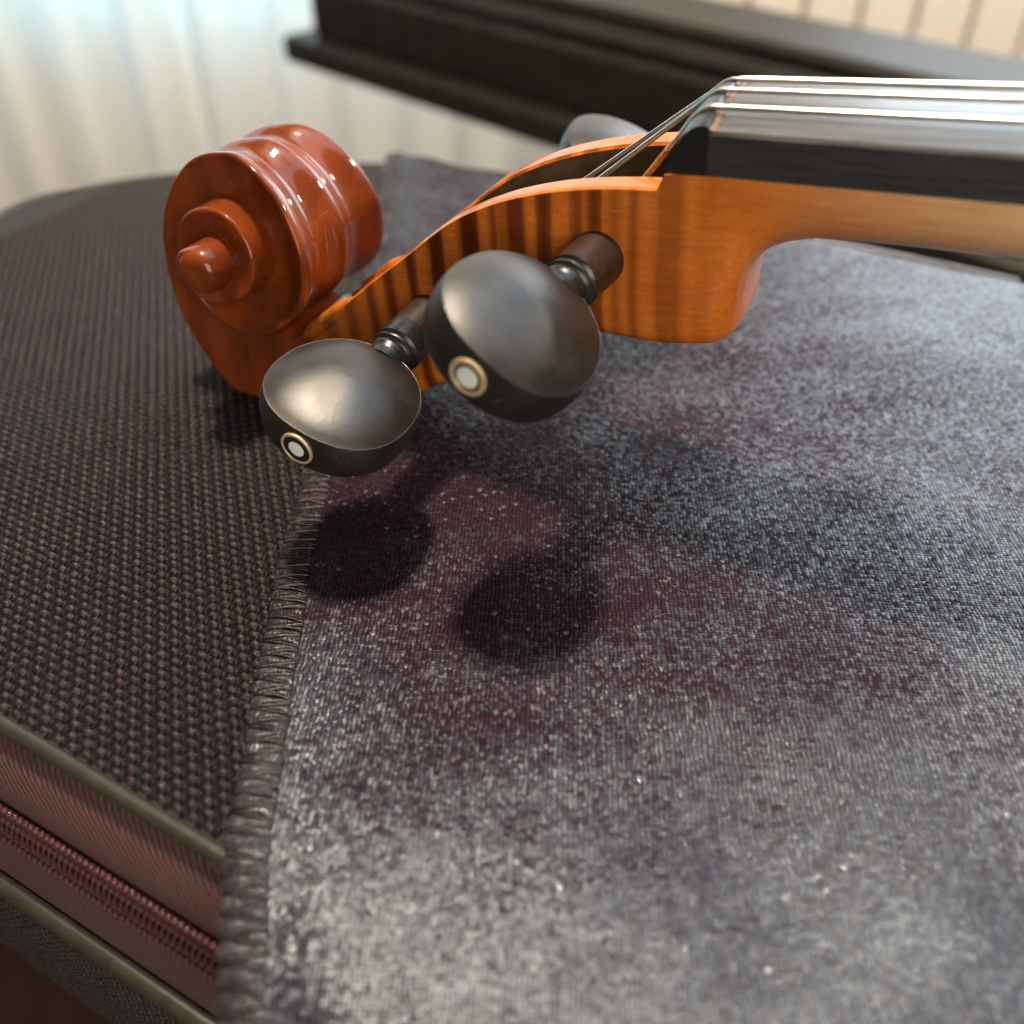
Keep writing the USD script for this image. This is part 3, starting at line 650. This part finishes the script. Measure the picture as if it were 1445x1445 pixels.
# scroll: one spiral ribbon, stepping outwards towards the eye
C = np.array([-76.9, -23.6])
rk = [(-310, 36.0), (-289, 32.6), (-260, 30.6), (-247, 28.0), (-233, 24.7), (-216, 21.2), (-197, 18.2), (-171, 15.9), (-150, 14.7), (-129, 14.3), (-107, 14.6), (-90, 15.0), (-72, 15.7), (-50, 15.6), (-28, 15.4), (-5, 15.6), (20, 15.5), (50, 14.6), (75, 13.4), (100, 12.1), (140, 9.8), (190, 8.0), (252, 8.1), (300, 8.5), (340, 8.3), (380, 7.7), (430, 6.7), (480, 5.5), (540, 4.4), (600, 3.8), (680, 3.4)]
wk = [(-310, 9.35), (-280, 9.0), (-230, 8.0), (-171, 7.2), (-130, 7.4), (-90, 8.3), (-45, 10.6), (0, 12.4), (50, 13.0), (100, 13.1), (190, 13.2), (270, 13.6), (360, 14.8), (430, 16.4), (500, 17.8), (560, 18.6), (620, 19.0), (680, 19.1)]
dk = [(-310, 0.0), (-260, .3), (-200, .8), (-130, .9), (-90, 1.0), (-45, 2.6), (0, 4.0), (50, 4.2), (100, 4.2), (200, 2.6), (270, 1.5), (360, 1.2), (430, 1.0), (680, .3)]
th = np.r_[np.linspace(-310, 640, 760)]
def spiral():
    r, w, d = curve(rk, th), curve(wk, th), curve(dk, th)
    rin = np.where(th + 360 <= 640, curve(rk, np.minimum(th + 360, 640)), 0.6)
    rin = rin + 3.2 * np.clip((-th - 268) / 26, 0, 1) ** 1.5
    rin = np.minimum(rin, r - .6)
    rows = []
    fl = np.clip((-th - 215) / -40, 0, 1) * np.clip((60 - th) / 60 + .25, 0, 1)      # fluting fades into the pegbox and under the throat
    for i, t in enumerate(th):
        a = math.radians(-t)
        prof = []
        R_, W_, D_ = r[i], w[i], d[i]
        ss = np.r_[np.linspace(0, .94, 44)]
        dep = min(1.5, .14 * W_) * fl[i]
        for s in ss:
            k = s / .94
            g = dep * .5 * (1 - math.cos(2 * math.pi * k ** .92))
            prof.append((R_ - .15 - g + .15 * k, s * W_))
        prof += [(R_ - .02, W_ * .94 + (W_ * .06) * .5), (R_ - .18, W_ - .12), (R_ - .55, W_)]       # rounded arris
        Ri = max(rin[i] - .5, .2)
        for k in np.linspace(.04, 1, 14):
            rr = (R_ - .55) + (Ri - (R_ - .55)) * k
            sag = D_ * (1 - (1 - k) ** 1.9)
            prof.append((rr, W_ - sag - .0))
        prof.append((Ri, 0))
        rows.append([(C[0] + q[0] * math.cos(a), -q[1], C[1] + q[0] * math.sin(a)) for q in prof])
    P = np.array(rows)
    near_ = grid(P)
    Pm = P.copy(); Pm[..., 1] *= -1
    far_ = grid(Pm, flip=True)
    # end caps
    def fan(row, flip):
        n_ = len(row); return trimesh.Trimesh(np.vstack([row, row.mean(0)]), [[i, i + 1, n_] if not flip else [i + 1, i, n_] for i in range(n_ - 1)], process=False)
    return cat(near_, far_, fan(P[0], False), fan(Pm[0], True), fan(P[-1], True), fan(Pm[-1], False))
sm = spiral()
v, f, n = meshkit.arrays(sm, 40)
emit_raw(numbered(str(violin.GetPath()), 'scroll'), v * MM, f, n, M['scroll'])
for sgn in (-1, 1):
    nub = lathe([(0.01, 19.75), (1.6, 19.7), (2.6, 19.5), (3.25, 19.0), (3.62, 18.2), (3.8, 17.0), (3.92, 14), (4.0, 6.0)], 48)
    q = np.array(nub.vertices); nub.vertices = np.c_[C[0] + .3 + q[:, 1], sgn * q[:, 0], C[1] + q[:, 2]]
    nub.fix_normals()
    emit(violin, 'scroll_eye', nub, M['scroll'], smooth=40)
# tongues where the pegbox walls run out beside the throat
for sgn in (-1, 1):
    pth = np.array([(-55.5, sgn * 8.6, -29.8), (-58.5, sgn * 8.7, -31.9), (-61.5, sgn * 8.8, -34.1), (-64.5, sgn * 8.9, -36.3), (-66.8, sgn * 9.0, -38.0)])
    emit(violin, 'wall_tongue', tube(densify(pth, 24)[0], 1.35 * np.sqrt(np.clip(np.minimum(np.linspace(.25, 4, 24), np.linspace(5, .02, 24)), 0, 1)), 16), M['maple'], smooth=True)

# fingerboard, nut
def fb_half(x): return 11.8 + .033 * x
xs_f = np.r_[-0.16, np.linspace(.5, 150, 40)]
rows = []
for x in xs_f:
    hw = fb_half(x); yv = np.linspace(-hw + .35, hw - .35, 25); arch = 42 - np.sqrt(42 ** 2 - hw ** 2)
    zt = np.sqrt(42 ** 2 - yv ** 2) - 42 + arch
    rows.append([(x, -hw, -5.0), (x, -hw, -2.0), (x, -hw, -.35)] + [(x, a, b) for a, b in zip(yv, zt)] + [(x, hw, -.35), (x, hw, -2.0), (x, hw, -5.0)])
P = np.array(rows); fbm_ = cat(grid(P, close_v=True), trimesh.Trimesh(np.vstack([P[0], [-0.16, 0, -2]]), [[i, (i + 1) % len(P[0]), len(P[0])] for i in range(len(P[0]))], process=False))
fbm_.merge_vertices(); fbm_.fix_normals()
emit(violin, 'fingerboard', fbm_, M['board'], smooth=25)
prof = [(-.18, -4.98), (-.18, .35), (-.5, .62), (-1.2, .66), (-2.2, .35), (-3.2, -.45), (-4.1, -1.7), (-4.8, -3.2), (-5.3, -5.0), (-5.5, -7.4)]
rows = []
for y in np.linspace(-11.75, 11.75, 31):
    arch = (42 - math.sqrt(42 ** 2 - 11.8 ** 2)) - (42 - math.sqrt(42 ** 2 - y * y))
    e = 1 - .0 * abs(y)
    rows.append([(x, y, z + (arch * np.clip((z + 5) / 5, 0, 1))) for x, z in prof])
P = np.array(rows)
nm_ = cat(grid(P), *[trimesh.Trimesh(np.vstack([r_, r_.mean(0)]), [[i, (i + 1) % len(r_), len(r_)] for i in range(len(r_))], process=False) for r_ in (P[0], P[-1])])
nm_.merge_vertices(); nm_.fix_normals()
emit(violin, 'nut', nm_, M['ebony'], smooth=40)
rows = []
for y in np.linspace(-11.6, 11.6, 31):
    arch = (42 - math.sqrt(42 ** 2 - 11.8 ** 2)) - (42 - math.sqrt(max(0, 42 ** 2 - y * y)))
    rows.append([(-.17, y, arch - .3), (-.17, y, arch + .16), (.55, y, arch + .08), (.55, y, arch - .3)])
sg = grid(np.array(rows)); sg.fix_normals()
emit(violin, 'nut_seam', sg, M['seam'], smooth=30)

# pegs
def peg(hole, ring_end, psi, smooth_collar, head_scale=1.0, thick=3.4, inlay=(1.9, 1.3)):
    hole, ring_end = np.array(hole, float), np.array(ring_end, float)
    ax = ring_end - hole; Ltot = np.linalg.norm(ax); ax /= Ltot
    s = 1 if ax[1] < 0 else -1
    c0 = np.array([math.sin(psi), 0, math.cos(psi)]); c = c0 - ax * (c0 @ ax); c /= np.linalg.norm(c)
    b = np.cross(c, ax) * s; b /= np.linalg.norm(b)
    def put(m):
        q = np.array(m.vertices); m.vertices = hole + q[:, :1] * ax + q[:, 1:2] * b + q[:, 2:] * c
        m.fix_normals(); return m
    LH = 22.2 * head_scale; a0 = Ltot - LH - .35
    # head: faces meet a rounded rim in a ridge
    ph = np.linspace(0, 2 * np.pi, 96, endpoint=False)
    cs, sn = np.cos(ph), np.sin(ph)
    A = np.sign(cs) * np.abs(cs) ** .92 * np.where(cs > 0, 10.4, 11.2) * head_scale
    B = np.sign(sn) * np.abs(sn) ** .90 * 10.3 * head_scale * (1 + .05 * cs)
    ca = a0 + 11.5 * head_scale
    tr = (thick + .75 * cs - .30 * np.abs(sn)) * head_scale
    rows = []
    for k in np.linspace(0.02, 1, 16):
        dome = 5.1 * head_scale * (1 - k ** 2.1) + tr * k ** 2.1 - .25 * head_scale * np.sin(np.pi * k) * np.clip(.2 + .6 * cs, 0, 1)
        rr = k * .964
        rows.append(np.c_[ca + A * rr, B * rr, dome - .30 * k ** 8])
    for k, (o, t) in enumerate([(.979, .90), (.993, .76), (1.006, .50), (1.014, .26), (1.017, .08)]):
        rows.append(np.c_[ca + A * o, B * o, tr * t])
    up_ = np.array(rows); lo = up_[::-1].copy(); lo[..., 2] *= -1
    P = np.vstack([up_, lo])
    head = grid(P, close_v=True)
    v0 = np.vstack([head.vertices, [[ca, 0, P[0, :, 2].mean()]], [[ca, 0, -P[0, :, 2].mean()]]]); k = len(head.vertices); N = len(ph)
    i = np.arange(N); j = (i + 1) % N; o = (len(P) - 1) * N
    head = trimesh.Trimesh(v0, np.vstack([head.faces, np.c_[np.full(N, k), i, j], np.c_[np.full(N, k + 1), o + j, o + i]]), process=False)
    pg = emit(violin, 'peg', put(head), M['peg'], smooth=50)
    rs = 3.75; 
    shaft_end = a0 - (5.2 if smooth_collar else 2.4)
    emit(pg, 'shaft', put(lathe([(rs + .12, -6.0), (rs, 1), (rs - .12, shaft_end), (.2, shaft_end)], 40)), M['shaft'], smooth=40)
    pc = [(rs - .05, shaft_end - .2), (rs - .02, shaft_end + .2), (rs - .08, a0 - 2.3), (3.45, a0 - 2.1), (3.2, a0 - 1.9), (3.35, a0 - 1.75), (3.62, a0 - 1.4), (3.55, a0 - 1.05), (3.1, a0 - .8), (3.0, a0 - .6), (3.3, a0 - .35), (3.4, a0 + .1), (3.2, a0 + .5), (3.0, a0 + 1.2), (3.1, a0 + 2.4)]
    emit(pg, 'collar', put(lathe(pc, 44)), M['ebony'], smooth=40)
    e = a0 + 22.16 * head_scale; ri, rd = inlay
    emit(pg, 'eye_ring', put(lathe([(ri, e - 1.6), (ri, e + .0), (ri + .05, e + .05), (2.32, e + .05), (2.38, e + .0), (2.38, e - 1.6)], 48)), M['brass'], smooth=35)
    emit(pg, 'eye_disc', put(lathe([(ri + .01, e - 1.5), (ri, e - .03), (rd - .2, e - .01), (rd - .2, e - 1.0)], 40)), M['ebony'], smooth=35)
    emit(pg, 'eye_dot', put(lathe([(rd, e - 1.2), (rd - .02, e + .02), (rd - .15, e + .05), (.02, e + .07)], 40)), M['pearl'], smooth=60)
    return pg
tag(peg((-13.8, -12.0, -16.8), (-18.0, -43.6, -18.6), math.radians(37), False, 1.0, 2.95, inlay=(1.75, 1.38)), 'peg nearest the nut on the near side')
tag(peg((-41.0, -10.4, -29.8), (-43.3, -44.6, -33.0), math.radians(22), True, 1.0, 2.7, inlay=(2.02, 1.18)), 'peg nearest the scroll on the near side')
tag(peg((-25.0, 11.6, -21.0), (-28.5, 48.0, -20.0), math.radians(24), False, 1.0), 'peg on the far side, half hidden by the pegbox')

# strings: down the fingerboard, over the nut and into the pegbox
def arch_z(y): return (42 - math.sqrt(42 ** 2 - 11.8 ** 2)) - (42 - math.sqrt(42 ** 2 - y * y))
def string(y_nut, dy, r, lift, dz, end, silk=None):
    z0 = arch_z(y_nut) + .55 + r
    pts = [(150, y_nut + dy * 150, z0 + lift * 150), (60, y_nut + dy * 60, z0 + lift * 60), (5, y_nut + dy * 5, z0 + lift * 5), (.4, y_nut, z0), (-.8, y_nut, z0 - .02), (-1.8, y_nut, z0 - .35), (-2.8, y_nut, z0 - 1.15)]
    e = np.array(end, float); s = np.array(pts[-1])
    for k in (.12, .3, .6, 1.0): pts.append(tuple(s + (e - s) * k))
    p = np.array(pts); d = np.r_[0, np.cumsum(np.linalg.norm(np.diff(p, axis=0), axis=1))]
    q = PchipInterpolator(d, p)(np.r_[np.linspace(0, d[2], 30), np.linspace(d[2], d[-1], 80)[1:]])
    st_ = emit(violin, 'string', tube(q, r, 12), M['string'], smooth=True)
    if silk:
        sel = q[(q[:, 0] < silk) & (q[:, 0] < 0)]
        emit(st_, 'silk_winding', tube(sel, r + .06, 12), M['silk'], smooth=True)
string(-8.0, -.022, .36, .012, 0, (-14.6, -5.0, -14.5), silk=-6.0)
string(-2.75, -.008, .34, .014, 0, (-38.5, -1.5, -26.5))
string(2.75, .007, .31, .014, 0, (-50.0, 1.5, -32.5))
string(8.0, .021, .14, .011, 0, (-31, 3.2, -21.5))
